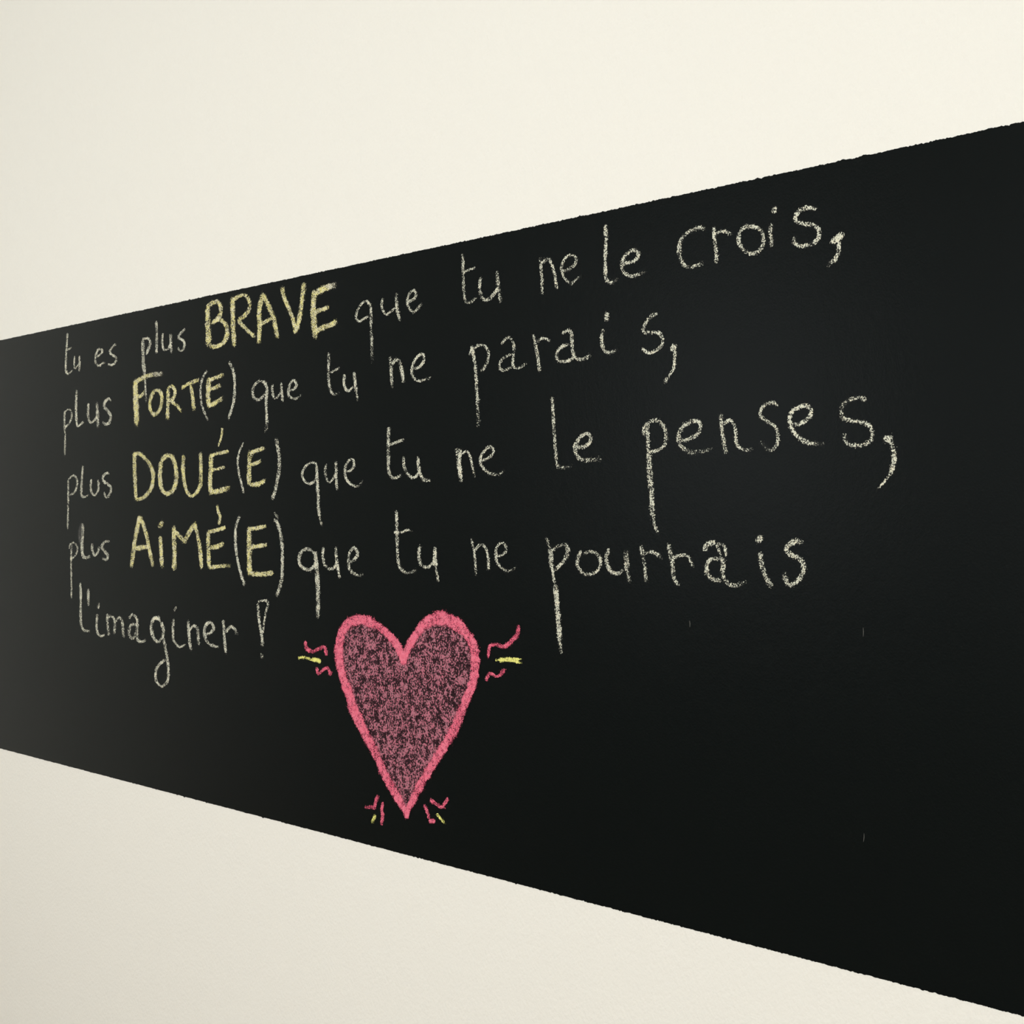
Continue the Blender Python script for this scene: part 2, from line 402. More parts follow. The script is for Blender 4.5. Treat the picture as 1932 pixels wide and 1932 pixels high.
  ('letter', 'n', '', 'white', '0 -13259 17805 74 -13243 17595 74 -13229 17455 73 -13209 17294 73; 0 -13220 17690 65 -13142 17746 57 -13055 17731 61 -13006 17602 69 -12972 17475 71 -12948 17356 71'),
  ('letter', 'e', '', 'white', '1 -12758 17573 47 -12608 17580 51 -12493 17665 61 -12487 17766 56 -12571 17788 51 -12693 17697 61 -12762 17553 65 -12721 17427 54 -12589 17355 46 -12422 17375 48 -12321 17393 48'),
 ]),
 ('chalk_word', 'parais', 'white chalk word "parais," with a comma, ending the second line', 'white', 'word', [
  ('letter', 'p', '', 'white', '1 -11440 17797 63 -11395 17610 63 -11357 17411 64 -11349 17241 65 -11326 16954 65 -11318 16758 65 -11304 16530 65; 0 -11481 17683 52 -11447 17797 52; 0 -11426 17750 47 -11306 17807 43 -11179 17790 42 -11106 17699 51 -11106 17570 54 -11170 17459 51 -11269 17403 48'),
  ('letter', 'a', '', 'white', '1 -10845 17769 53 -10762 17849 49 -10672 17859 43 -10604 17776 52 -10586 17647 55 -10607 17498 55 -10591 17408 46 -10478 17382 44 -10331 17447 47; 0 -10615 17600 42 -10738 17586 44 -10845 17520 50 -10873 17439 51 -10803 17369 40 -10689 17391 43 -10615 17422 45'),
  ('letter', 'r', '', 'white', '0 -10216 17867 57 -10161 17680 58 -10122 17490 58 -10090 17295 58; 0 -10145 17729 46 -10051 17787 42 -9966 17772 39 -9889 17727 40'),
  ('letter', 'a', '', 'white', '1 -9683 17816 53 -9578 17851 49 -9503 17808 55 -9491 17686 59 -9481 17539 57 -9414 17429 49 -9281 17401 50 -9147 17470 53; 0 -9533 17647 50 -9668 17631 54 -9759 17554 61 -9767 17463 56 -9683 17406 48 -9533 17410 51 -9458 17464 56'),
  ('letter', 'i', '', 'white', '1 -8936 17802 58 -8961 17686 57 -8943 17541 54 -8865 17456 47 -8675 17485 48'),
  ('dot', 'dot', 'i', 'white', 'h -8876 17997 85 -8876 17949 85'),
  ('letter', 's', '', 'white', '0 -8034 17903 48 -8107 17911 53 -8208 17825 57 -8262 17716 58 -8228 17677 48 -8121 17666 48 -8001 17647 48 -7948 17544 54 -7968 17466 55 -8068 17408 51 -8188 17387 48 -8285 17470 49'),
  ('comma', ',', '', 'white', 'h -7785 17416 91 -7768 17429 91; 1 -7755 17399 44 -7759 17241 45 -7792 17108 45 -7949 16934 44'),
 ]),
 ('chalk_word', 'plus', 'white chalk word "plus" that starts the third line', 'white', 'word', [
  ('letter', 'p', '', 'white', '0 -23565 16003 78 -23559 15704 78 -23566 15330 78 -23580 14878 78; 0 -23572 15994 55 -23361 16087 46 -23213 16027 71 -23191 15864 82 -23288 15717 61 -23516 15638 52'),
  ('letter', 'l', '', 'white', '0 -22938 16300 89 -22987 15970 90 -22992 15657 85 -22854 15599 48 -22701 15652 54'),
  ('letter', 'u', '', 'white', '0 -22595 15969 81 -22617 15778 80 -22532 15658 57 -22414 15638 50 -22315 15736 74 -22292 15862 80 -22316 15962 78'),
  ('letter', 's', '', 'white', '0 -21847 16089 54 -21971 16106 58 -22118 16030 88 -22094 15930 75 -21937 15872 64 -21806 15780 90 -21837 15655 84 -21967 15577 54 -22083 15669 73'),
 ]),
 ('chalk_word', 'DOUÉ(E)', 'yellow chalk word "DOUÉ(E)" with white brackets, in the third line', 'yellow', 'word', [
  ('letter', 'D', '', 'yellow', '0 -20899 16512 148 -20890 16180 148 -20864 15830 147 -20824 15499 147; 0 -20892 16477 84 -20693 16469 90 -20403 16302 109 -20216 16073 135 -20221 15850 140 -20339 15681 114 -20580 15547 94 -20809 15507 87'),
  ('letter', 'O', '', 'yellow', '0 -19667 16411 101 -19870 16334 128 -19948 16133 152 -19955 15895 150 -19866 15689 124 -19691 15619 88 -19490 15699 121 -19386 15898 147 -19413 16167 143 -19522 16347 118 -19667 16411 98'),
  ('letter', 'U', '', 'yellow', '0 -19140 16391 129 -19152 16125 129 -19117 15875 125 -19024 15657 109 -18857 15555 76 -18692 15634 99 -18570 15779 121 -18553 16024 125 -18568 16417 125'),
  ('letter', 'E', '', 'yellow', '0 -18233 16369 139 -18239 16094 139 -18257 15851 139 -18242 15575 138; 0 -18232 16337 75 -18008 16376 73 -17669 16403 71; 0 -18231 16053 66 -18033 16071 66 -17784 16104 66; 1 -18229 15624 108 -17952 15643 108 -17615 15708 109'),
  ('accent', 'accent', 'E', 'yellow', '0 -17874 16876 68 -17891 16725 67 -17995 16513 65'),
  ('bracket', '(', '', 'white', '0 -17217 16549 55 -17337 16381 58 -17387 16178 61 -17335 15939 59 -17259 15748 57 -17195 15582 57'),
  ('letter', 'E', '', 'yellow', '0 -17006 16368 129 -17035 16134 129 -17042 15900 129 -17034 15743 129; 0 -16999 16344 86 -16814 16383 84 -16571 16419 83; 0 -17010 16118 80 -16838 16143 81 -16686 16181 82; 0 -17021 15743 81 -16787 15745 83 -16540 15809 85'),
  ('bracket', ')', '', 'white', '0 -16253 16589 86 -16201 16441 87 -16158 16257 89 -16152 16028 90 -16199 15831 88 -16276 15589 86 -16375 15460 81'),
 ]),
 ('chalk_word', 'que', 'white chalk word "que" in the third line, right of the yellow word "DOUÉ(E)"', 'white', 'word', [
  ('letter', 'q', '', 'white', '0 -15093 16068 45 -15248 16100 45 -15427 16027 56 -15506 15903 68 -15449 15782 56 -15314 15723 45 -15203 15747 49 -15126 15804 54; 0 -15115 16069 79 -15104 15847 79 -15081 15552 79 -15058 15258 79 -15036 15125 78; 0 -15036 15125 47 -15003 15037 47 -14976 14957 47'),
  ('letter', 'u', '', 'white', '0 -14853 16063 60 -14889 15929 61 -14835 15774 55 -14765 15739 42 -14669 15807 53 -14615 15907 57; 0 -14605 16110 68 -14594 15921 68 -14600 15776 68 -14572 15598 68'),
  ('letter', 'e', '', 'white', '1 -14372 15914 44 -14236 15924 47 -14148 16008 61 -14174 16120 49 -14278 16098 53 -14365 15971 62 -14361 15827 60 -14256 15710 50 -14110 15649 43 -13997 15675 48 -13920 15752 54'),
 ]),
 ('chalk_word', 'tu', 'white chalk word "tu" in the third line', 'white', 'word', [
  ('letter', 't', '', 'white', '1 -13294 16623 75 -13303 16443 75 -13303 16165 74 -13293 15914 73 -13234 15795 61 -13127 15774 53 -12988 15815 55; 1 -13303 16324 49 -13128 16362 49 -12920 16413 49'),
  ('letter', 'u', '', 'white', '0 -12945 16109 69 -12944 15986 67 -12877 15860 60 -12745 15764 50 -12632 15806 56 -12585 15865 62; 0 -12623 16111 71 -12604 15947 70 -12548 15796 65 -12455 15716 54 -12339 15713 51'),
 ]),
 ('chalk_word', 'ne', 'white chalk word "ne" in the third line, between "tu" and "le"', 'white', 'word', [
  ('letter', 'n', '', 'white', '0 -11764 16196 76 -11725 15971 76 -11672 15680 76; 0 -11690 16200 70 -11699 15970 70 -11669 15733 70; 1 -11655 16113 40 -11551 16155 37 -11481 16067 46 -11430 15909 47 -11383 15732 47'),
  ('letter', 'e', '', 'white', '1 -11259 15981 46 -11107 16027 48 -11006 16100 54 -11009 16171 50 -11090 16200 46 -11216 16109 53 -11271 15994 58 -11208 15876 50 -11073 15788 45 -10906 15770 44 -10766 15836 47'),
 ]),
 ('chalk_word', 'le', 'white chalk word "le" in the third line, left of the word "penses"', 'white', 'word', [
  ('letter', 'l', '', 'white', '1 -9857 16890 58 -9837 16625 58 -9825 16428 58 -9806 16194 58 -9784 15972 57 -9738 15842 50 -9617 15832 46 -9468 15854 47'),
  ('letter', 'e', '', 'white', '1 -9438 16122 53 -9291 16122 54 -9181 16177 61 -9163 16260 62 -9232 16317 53 -9357 16257 60 -9435 16140 65 -9416 16019 62 -9335 15949 54 -9188 15926 53 -8975 15942 53'),
 ]),
 ('chalk_word', 'penses', 'white chalk word "penses," with a comma, at the right end of the third line', 'white', 'word', [
  ('letter', 'p', '', 'white', '0 -8186 16407 62 -8193 16258 62 -8180 16027 62; 0 -8174 16027 86 -8165 15797 86 -8147 15567 85 -8124 15337 85 -8115 15130 85 -8102 15073 85; 1 -8102 15073 45 -8075 14970 44 -8016 14850 44; 0 -8250 16226 49 -8254 16342 49 -8180 16418 47; 0 -8180 16413 52 -8073 16441 50 -7973 16395 52 -7904 16277 56 -7899 16163 58 -7928 16074 55 -8047 16016 52 -8153 16009 51'),
  ('letter', 'e', '', 'white', '1 -7693 16148 54 -7578 16142 55 -7438 16186 57 -7369 16260 60 -7365 16355 57 -7450 16393 54 -7565 16366 57 -7667 16282 61 -7702 16165 62 -7661 16062 57 -7553 15984 54 -7438 15968 54 -7263 15989 54 -7170 16013 54'),
  ('letter', 'n', '', 'white', '0 -7055 16469 58 -7041 16309 58 -7017 16132 58 -6978 15928 58; 1 -7016 16318 47 -6931 16374 44 -6871 16327 46 -6833 16221 47 -6829 16080 47 -6776 16001 44 -6693 15965 43 -6592 15977 43'),
  ('letter', 's', '', 'white', '1 -6250 16497 48 -6262 16543 45 -6348 16566 46 -6446 16516 49 -6481 16444 50 -6453 16373 46 -6361 16311 45 -6263 16237 46 -6235 16123 48 -6252 16011 49 -6337 15952 46 -6405 15989 46 -6485 16078 47'),
  ('letter', 'e', '', 'white', '1 -6058 16271 51 -5951 16265 52 -5845 16315 54 -5792 16378 54 -5788 16450 52 -5856 16493 51 -5962 16478 53 -6052 16411 55 -6076 16317 55 -6040 16203 53 -5963 16109 52 -5869 16038 51 -5776 16017 51 -5614 15993 50'),
  ('letter', 's', '', 'white', '0 -5066 16504 48 -5151 16543 49 -5284 16525 51 -5368 16466 53 -5391 16386 52 -5369 16308 49 -5263 16269 49 -5119 16239 49 -5037 16192 48 -5003 16115 50 -5021 16020 51 -5120 15966 50 -5252 15961 49 -5330 16013 50 -5358 16117 51'),
  ('comma', ',', '', 'white', 'h -4828 16021 86 -4801 16031 86; 0 -4785 16019 59 -4751 15901 59 -4738 15785 59 -4760 15670 60 -4787 15596 60; 1 -4787 15596 34 -4862 15503 34 -4950 15418 35'),
 ]),
 ('chalk_word', 'plus', 'white chalk word "plus" that starts the fourth line, with a grey smudge on its l', 'white', 'word', [
  ('letter', 'p', '', 'white', '0 -23401 14529 70 -23423 14212 70 -23413 13822 70 -23407 13562 70 -23409 13317 70; 0 -23516 14434 65 -23471 14528 50 -23313 14576 39 -23156 14476 62 -23172 14365 60 -23311 14251 46 -23469 14202 41'),
  ('letter', 'l', '', 'white', '0 -22928 14994 123 -22944 14773 123 -22966 14497 124 -22930 14305 112 -22809 14246 67 -22623 14283 68'),
  ('smudge', 'smudge', 'l', 'white', 'm -22986 14939 154 -23037 14773 158 -23018 14625 158'),
  ('letter', 'u', '', 'white', '0 -22540 14557 94 -22539 14412 90 -22438 14304 52 -22305 14379 76 -22256 14506 88'),
  ('letter', 's', '', 'white', '0 -21836 14619 54 -22026 14608 60 -22150 14507 98 -22057 14401 76 -21916 14314 90 -21957 14223 59 -22138 14238 55'),
 ]),
 ('chalk_word', 'AIMÉ(E)', 'yellow chalk word "AIMÉ(E)" with white brackets, in the fourth line', 'yellow', 'word', [
  ('letter', 'A', '', 'yellow', '0 -20693 15150 147 -20790 14872 148 -20880 14611 151 -20940 14296 151 -21007 14077 150; 0 -20669 15150 126 -20515 14908 128 -20393 14650 132 -20302 14377 132 -20196 14131 131; 0 -20849 14475 105 -20604 14501 104 -20347 14522 103'),
  ('letter', 'i', '', 'yellow', '0 -19948 14739 140 -19917 14451 140 -19871 14088 140'),
  ('dot', 'dot', 'i', 'yellow', '0 -19979 14952 117 -19877 15011 116'),
  ('letter', 'M', '', 'yellow', '0 -19472 14944 148 -19455 14626 148 -19440 14375 148 -19458 14073 148; 0 -19428 14844 110 -19257 14744 112 -19111 14646 113; 0 -19111 14629 129 -18950 14821 124 -18771 14978 119; 0 -18772 15044 121 -18674 14798 122 -18577 14471 124 -18527 14105 124'),
  ('letter', 'E', '', 'yellow', '0 -18300 14877 128 -18312 14633 128 -18298 14374 128 -18270 14115 128; 0 -18273 14844 79 -18035 14877 79 -17748 14934 79; 0 -18245 14529 101 -18033 14556 102 -17811 14615 104; 1 -18270 14140 85 -17979 14171 84 -17585 14196 83'),
  ('accent', 'accent', 'E', 'yellow', '0 -18037 15376 91 -17984 15231 89 -17931 15135 94 -17978 14982 92'),
  ('bracket', '(', '', 'white', '0 -17319 15140 74 -17415 14990 78 -17452 14769 81 -17425 14485 81 -17335 14171 78 -17158 13815 76'),
  ('letter', 'E', '', 'yellow', '0 -17038 14928 149 -17024 14647 149 -17023 14335 149 -17009 14023 149; 0 -17013 14905 78 -16791 14921 78 -16525 14957 78; 0 -16987 14554 85 -16766 14580 84 -16487 14614 84; 0 -16985 14055 97 -16666 14056 96 -16325 14092 95'),
  ('bracket', ')', '', 'white', '0 -16227 15052 79 -16132 14884 81 -16072 14657 84 -16055 14354 84 -16066 14050 84 -16117 13852 80 -16222 13658 78; 0 -16298 15212 46 -16227 15151 48 -16168 15082 49; 0 -16310 15082 48 -16215 15036 54 -16167 14960 60'),
 ]),
 ('chalk_word', 'que', 'white chalk word "que" in the fourth line, right of the yellow word "AIMÉ(E)"', 'white', 'word', [
  ('letter', 'q', '', 'white', '0 -15151 14468 62 -15317 14539 57 -15497 14507 65 -15587 14378 85 -15541 14245 72 -15339 14168 57 -15205 14223 65 -15139 14298 72; 0 -15140 14490 106 -15117 14270 106 -15090 14006 106 -15071 13712 106 -15075 13338 105'),
  ('letter', 'u', '', 'white', '0 -14931 14574 69 -14953 14405 69 -14876 14253 59 -14725 14199 47 -14628 14252 57 -14597 14325 65; 0 -14612 14593 72 -14575 14311 72 -14507 14041 71'),
  ('letter', 'e', '', 'white', '1 -14242 14328 54 -14128 14394 57 -14050 14481 70 -14133 14587 49 -14243 14507 64 -14280 14363 71 -14253 14206 66 -14128 14131 52 -13994 14113 48 -13906 14144 50'),
 ]),
 ('chalk_word', 'tu', 'white chalk word "tu" in the fourth line, above the right lobe of the pink heart', 'white', 'word', [
  ('letter', 't', '', 'white', '1 -13118 15218 66 -13104 15011 66 -13094 14735 66 -13084 14487 65 -13036 14282 62 -12902 14192 49 -12750 14201 47 -12615 14258 48; 1 -13172 14859 39 -12979 14862 39 -12846 14901 38 -12736 14872 39'),
  ('letter', 'u', '', 'white', '0 -12572 14645 74 -12591 14496 75 -12563 14354 69 -12433 14290 55 -12323 14320 58 -12250 14395 63; 0 -12232 14623 84 -12232 14409 84 -12213 14302 83; 0 -12213 14302 54 -12195 14209 54 -12155 14053 54'),
 ]),
 ('chalk_word', 'ne', 'white chalk word "ne" in the fourth line, left of the word "pourrais"', 'white', 'word', [
  ('letter', 'n', '', 'white', '0 -11450 14769 48 -11393 14569 48 -11367 14362 48 -11358 14178 48; 0 -11376 14582 47 -11265 14674 42 -11155 14624 50 -11104 14470 54 -11091 14272 54'),
  ('letter', 'e', '', 'white', '1 -10946 14512 41 -10847 14507 42 -10745 14579 50 -10764 14680 48 -10847 14704 42 -10934 14627 51 -10946 14499 53 -10896 14372 49 -10781 14289 43 -10667 14279 41 -10529 14343 42'),
 ]),
 ('chalk_word', 'pourrais', 'white chalk word "pourrais" at the right end of the fourth line', 'white', 'word', [
  ('letter', 'p', '', 'white', '0 -9970 14806 51 -9929 14702 51 -9898 14629 51; 0 -9890 14604 80 -9878 14482 80 -9863 14384 80; 0 -9863 14384 55 -9841 14262 55 -9814 14116 55; 0 -9806 14092 85 -9776 13897 85 -9753 13691 85 -9731 13448 85 -9716 13266 85; 0 -9716 13266 61 -9696 13112 61; 0 -9852 14593 45 -9753 14667 43 -9632 14693 42; 0 -9602 14681 79 -9565 14597 81 -9602 14499 79; 0 -9602 14499 52 -9708 14388 51 -9814 14312 50'),
  ('letter', 'o', '', 'white', '0 -9327 14613 57 -9379 14504 58 -9391 14395 58 -9306 14289 52 -9189 14262 48 -9073 14301 50 -8990 14393 56 -9001 14511 56 -9073 14575 50 -9174 14597 48 -9291 14559 49'),
  ('letter', 'u', '', 'white', '0 -8837 14638 63 -8884 14537 65 -8866 14407 64 -8788 14309 58 -8676 14297 54 -8593 14355 56; 0 -8558 14624 83 -8540 14485 83 -8538 14345 83; 1 -8538 14345 55 -8490 14190 55'),
  ('letter', 'r', '', 'white', '0 -8298 14663 62 -8264 14514 62; 0 -8264 14514 46 -8244 14399 46 -8238 14307 46; 0 -8238 14307 59 -8222 14210 59; 1 -8251 14583 48 -8130 14608 48 -8037 14575 51 -7964 14508 52'),
  ('letter', 'r', '', 'white', '0 -7855 14713 70 -7823 14566 70 -7797 14465 70; 0 -7797 14465 57 -7787 14341 57 -7772 14240 57; 1 -7772 14240 56 -7717 14163 55; 1 -7810 14510 47 -7752 14545 46 -7681 14566 45 -7591 14570 46 -7527 14516 49 -7479 14411 50'),
  ('letter', 'a', '', 'white', '0 -7294 14664 70 -7257 14725 66 -7164 14749 64; 0 -7115 14738 38 -7017 14712 39 -6983 14625 41 -6993 14559 41; 0 -7127 14711 36 -7091 14656 36 -7054 14580 36; 0 -7018 14537 68 -7028 14427 68 -7036 14329 68 -6994 14243 68; 1 -7006 14242 59 -6897 14186 57 -6778 14204 56 -6704 14252 57; 0 -7018 14531 57 -7115 14535 57 -7214 14522 59 -7270 14432 64 -7252 14334 64 -7177 14264 60 -7055 14235 58'),
  ('letter', 'i', '', 'white', '0 -6488 14633 65 -6471 14505 65 -6431 14357 65 -6336 14195 64'),
  ('dot', 'dot', 'i', 'white', 'h -6511 14788 83 -6491 14815 83'),
  ('letter', 's', '', 'white', '0 -5916 14746 62 -5960 14782 61 -6071 14744 62 -6122 14670 65 -6050 14598 63 -5961 14568 63 -5894 14486 64 -5906 14371 63 -5972 14281 61 -6073 14225 61 -6129 14281 65 -6151 14380 66'),
 ]),
 ('chalk_word', "l'imaginer", 'white chalk word "l\'imaginer" in the bottom line', 'white', 'word', [
  ('letter', 'l', '', 'white', '0 -23028 13668 97 -23005 13374 97 -23006 13098 97 -22986 12768 95 -22865 12629 62 -22617 12629 51'),
  ('apostrophe', "'", '', 'white', '0 -22702 13551 102 -22690 13369 102 -22682 13190 102'),
  ('letter', 'i', '', 'white', '0 -22318 13014 92 -22343 12805 93 -22325 12625 86 -22175 12544 52 -22005 12591 52'),
  ('dot', 'dot', 'i', 'white', '0 -22263 13215 80 -22296 13178 80'),
  ('letter', 'm', '', 'white', '0 -21923 13043 91 -21915 12829 91 -21864 12579 91; 0 -21916 12972 50 -21754 12998 56 -21640 12898 89 -21648 12622 90; 0 -21624 12863 69 -21465 12987 53 -21337 12879 91 -21288 12580 95'),
  ('letter', 'a', '', 'white', '0 -21093 12989 68 -20948 13079 56 -20808 13013 83 -20762 12894 98 -20791 12719 98 -20744 12549 86 -20622 12523 55 -20465 12559 56; 0 -20777 12868 55 -20993 12855 62 -21079 12737 97 -21047 12616 85 -20929 12580 58 -20822 12683 75'),
  ('letter', 'g', '', 'white', '0 -19909 12994 69 -20085 13049 61 -20218 12977 92 -20256 12803 107 -20166 12630 89 -19994 12568 61 -19854 12675 90 -19820 12830 105 -19909 12977 98; 0 -20145 13040 86 -19982 13066 85; 0 -19849 12726 91 -19745 12446 92 -19686 12249 92 -19641 12000 92 -19675 11779 78 -19872 11663 54 -20072 11760 87 -20088 11946 89 -19962 12101 67 -19724 12229 61'),
  ('letter', 'i', '', 'white', '0 -19461 13069 79 -19488 12849 80 -19459 12634 74 -19273 12516 49 -19035 12576 47'),
  ('dot', 'dot', 'i', 'white', '0 -19385 13298 62 -19436 13250 62'),
  ('letter', 'n', '', 'white', '0 -18968 13054 95 -18939 12800 94 -18877 12467 94; 0 -18926 12875 69 -18775 12966 59 -18651 12900 95 -18614 12600 98'),
  ('letter', 'e', '', 'white', '0 -18397 12821 56 -18237 12855 61 -18124 12959 90 -18225 13063 58 -18372 13001 74 -18430 12844 92 -18343 12687 77 -18183 12617 59 -17967 12603 56'),
  ('letter', 'r', '', 'white', '0 -17818 13129 89 -17791 12883 88 -17737 12504 88; 0 -17739 12902 68 -17585 13015 58 -17457 12975 73 -17375 12870 83'),
 ]),
 ('chalk_word', '!', 'white chalk exclamation mark drawn as a hollow wedge, ending the bottom line', 'white', 'punctuation', [
  ('wedge', 'wedge', '', 'white', '0 -16766 13535 41 -16616 13564 40 -16471 13540 61 -16531 13345 60 -16590 13111 61 -16618 12956 62; 0 -16766 13496 73 -16743 13257 73 -16691 13044 73 -16637 12831 73 -16637 12708 73'),
  ('dot', 'dot', '', 'white', '0 -16648 12530 87 -16643 12511 87'),
 ]),
 ('chalk_squiggle', 'chalk_squiggle', 'wavy pink chalk squiggle left of the heart, above the yellow dash', 'pink', 'chalk mark', [
  ('letter', 'mark', '', 'pink', '0 -15414 12880 86 -15377 12759 74 -15209 12709 57 -15063 12769 57 -14899 12805 64 -14841 12676 81'),
 ]),
 ('chalk_dash', 'chalk_dash', 'yellow chalk dash pointing at the left side of the heart', 'lemon', 'chalk mark', [
  ('letter', 'mark', '', 'lemon', '0 -15621 12564 42 -15451 12587 42 -15246 12565 43; 0 -15246 12565 54 -15117 12569 55 -14998 12542 58'),
 ]),
 ('chalk_squiggle', 'chalk_squiggle', 'small wavy pink chalk squiggle left of the heart, below the yellow dash', 'pink', 'chalk mark', [
  ('letter', 'mark', '', 'pink', '0 -15102 12436 79 -15052 12330 55 -14898 12428 56 -14808 12442 64 -14727 12333 74'),
 ]),
 ('chalk_squiggle', 'chalk_squiggle', 'long rising pink chalk squiggle right of the heart, above the yellow dash', 'pink', 'chalk mark', [
  ('letter', 'mark', '', 'pink', '0 -11105 12920 63 -11066 13089 57 -10941 13135 49; 0 -10941 13135 61 -10776 13109 59 -10613 13225 64 -10519 13326 70 -10495 13458 74'),
 ]),
 ('chalk_dash', 'chalk_dash', 'yellow chalk dash pointing at the right side of the heart', 'lemon', 'chalk mark', [
  ('letter', 'mark', '', 'lemon', '0 -10886 12887 59 -10721 12913 59 -10586 12918 59 -10506 12908 60; 0 -10961 12884 25 -10858 12897 25; 1 -10559 12946 26 -10432 12935 25; 1 -10546 12890 25 -10419 12884 25'),
 ]),
 ('chalk_squiggle', 'chalk_squiggle', 'small pink chalk squiggle right of the heart, below the yellow dash', 'pink', 'chalk mark', [
  ('letter', 'mark', '', 'pink', '0 -11156 12547 54 -11066 12673 47 -10927 12637 47 -10831 12687 47; 0 -10831 12693 74 -10790 12733 74'),
 ]),
 ('chalk_squiggle', 'chalk_squiggle', 'pink chalk mark shaped like a reversed tick, left of the heart tip', 'pink', 'chalk mark', [
  ('letter', 'mark', '', 'pink', '0 -13535 10403 61 -13591 10289 63 -13634 10155 65; 0 -13638 10183 55 -13755 10164 55 -13859 10136 55'),
 ]),
 ('chalk_dash', 'chalk_dash', 'short yellow chalk dash under the reversed pink tick, left of the heart tip', 'lemon', 'chalk mark', [
  ('letter', 'mark', '', 'lemon', '0 -13612 10067 58 -13645 9978 54 -13707 9907 50'),
 ]),
 ('chalk_squiggle', 'chalk_squiggle', 'upright wavering pink chalk line just left of the heart tip', 'pink', 'chalk mark', [
  ('letter', 'mark', '', 'pink', '0 -13420 10296 62 -13452 10172 65 -13431 10060 65 -13468 9913 62'),
 ]),
 ('chalk_squiggle', 'chalk_squiggle', 'pink chalk mark shaped like a tick, right of the heart tip', 'pink', 'chalk mark', [
  ('letter', 'mark', '', 'pink', '0 -12344 10519 60 -12226 10471 59 -12105 10435 53 -12015 10455 50; 0 -12038 10478 56 -11953 10578 56'),
 ]),
 ('chalk_squiggle', 'chalk_squiggle', 'pink chalk mark shaped like an L, just right of the heart tip', 'pink', 'chalk mark', [
  ('letter', 'mark', '', 'pink', '0 -12473 10409 61 -12393 10299 62 -12359 10193 63; 0 -12331 10165 67 -12263 10182 67'),
 ]),
 ('chalk_dash', 'chalk_dash', 'slanting yellow chalk dash right of the heart tip, beside the pink L shape', 'lemon', 'chalk mark', [
  ('letter', 'mark', '', 'lemon', '0 -12198 10311 45 -12105 10247 44 -12008 10188 44'),
 ]),
]
HEART_LEFT = '-12937 12728 156 -13024 12880 178 -13123 13006 166 -13362 13177 156 -13618 13288 165 -13930 13352 183 -14222 13290 183 -14410 13150 197 -14491 12960 210 -14518 12782 218 -14504 12606 219 -14449 12425 203 -14381 12256 199 -14246 12029 224 -14152 11809 235 -13992 11588 228 -13795 11339 212 -13588 11086 200 -13421 10830 187 -13282 10663 195 -13132 10500 180 -12995 10353 156 -12885 10230 134 -12860 10164 100'
HEART_RIGHT = '-12937 12728 148 -12864 12892 168 -12791 13011 159 -12610 13223 172 -12431 13373 201 -12149 13475 239 -11883 13438 232 -11668 13349 202 -11478 13192 187 -11389 13040 188 -11367 12850 188 -11378 12649 183 -11444 12426 176 -11555 12206 173 -11667 11993 184 -11757 11806 192 -11893 11587 187 -12100 11323 176 -12287 11075 168 -12475 10824 160 -12619 10613 154 -12739 10420 135 -12836 10256 119 -12860 10164 92'
SCRATCHES = [
  ('pale vertical scratch in the black paint below the word "pourrais"', '-7535 13686 10 -7529 13643 10 -7531 13599 10'),
  ('pale vertical scratch in the black paint right of and below "pourrais", near the right edge', '-5126 13734 8 -5123 13679 8 -5126 13624 8'),
  ('lowest pale vertical scratch in the black paint, lower right', '-5125 11231 8 -5125 11180 8 -5132 11127 8'),
]

STEP = 0.00125
FRONT = -0.0009


def resample(vals, step=0.0013):
    P = np.array(vals, float).reshape(-1, 3) * 1e-4
    if len(P) == 2:
        P = np.vstack([P[0], (P[0] + P[1]) / 2, P[1]])
    Q = np.vstack([2 * P[0] - P[1], P, 2 * P[-1] - P[-2]])
    out = []
    for i in range(1, len(Q) - 2):
        L = np.hypot(*(Q[i + 1] - Q[i])[:2])
        t = np.linspace(0, 1, max(2, int(L / step)), endpoint=False)[:, None]
        a, b, c, d = Q[i - 1], Q[i], Q[i + 1], Q[i + 2]
        out.append(0.5 * (2 * b + (c - a) * t + (2 * a - 5 * b + 4 * c - d) * t * t + (3 * b - a - 3 * c + d) * t ** 3))
    out.append(P[-1:])
    return np.vstack(out)


def wander(n, reach, amp):
    k = np.hanning(max(3, int(reach)))
    w = np.convolve(rng.normal(0, 1, n + len(k)), k / np.sqrt((k ** 2).sum()), 'same')[:n]
    return w * amp


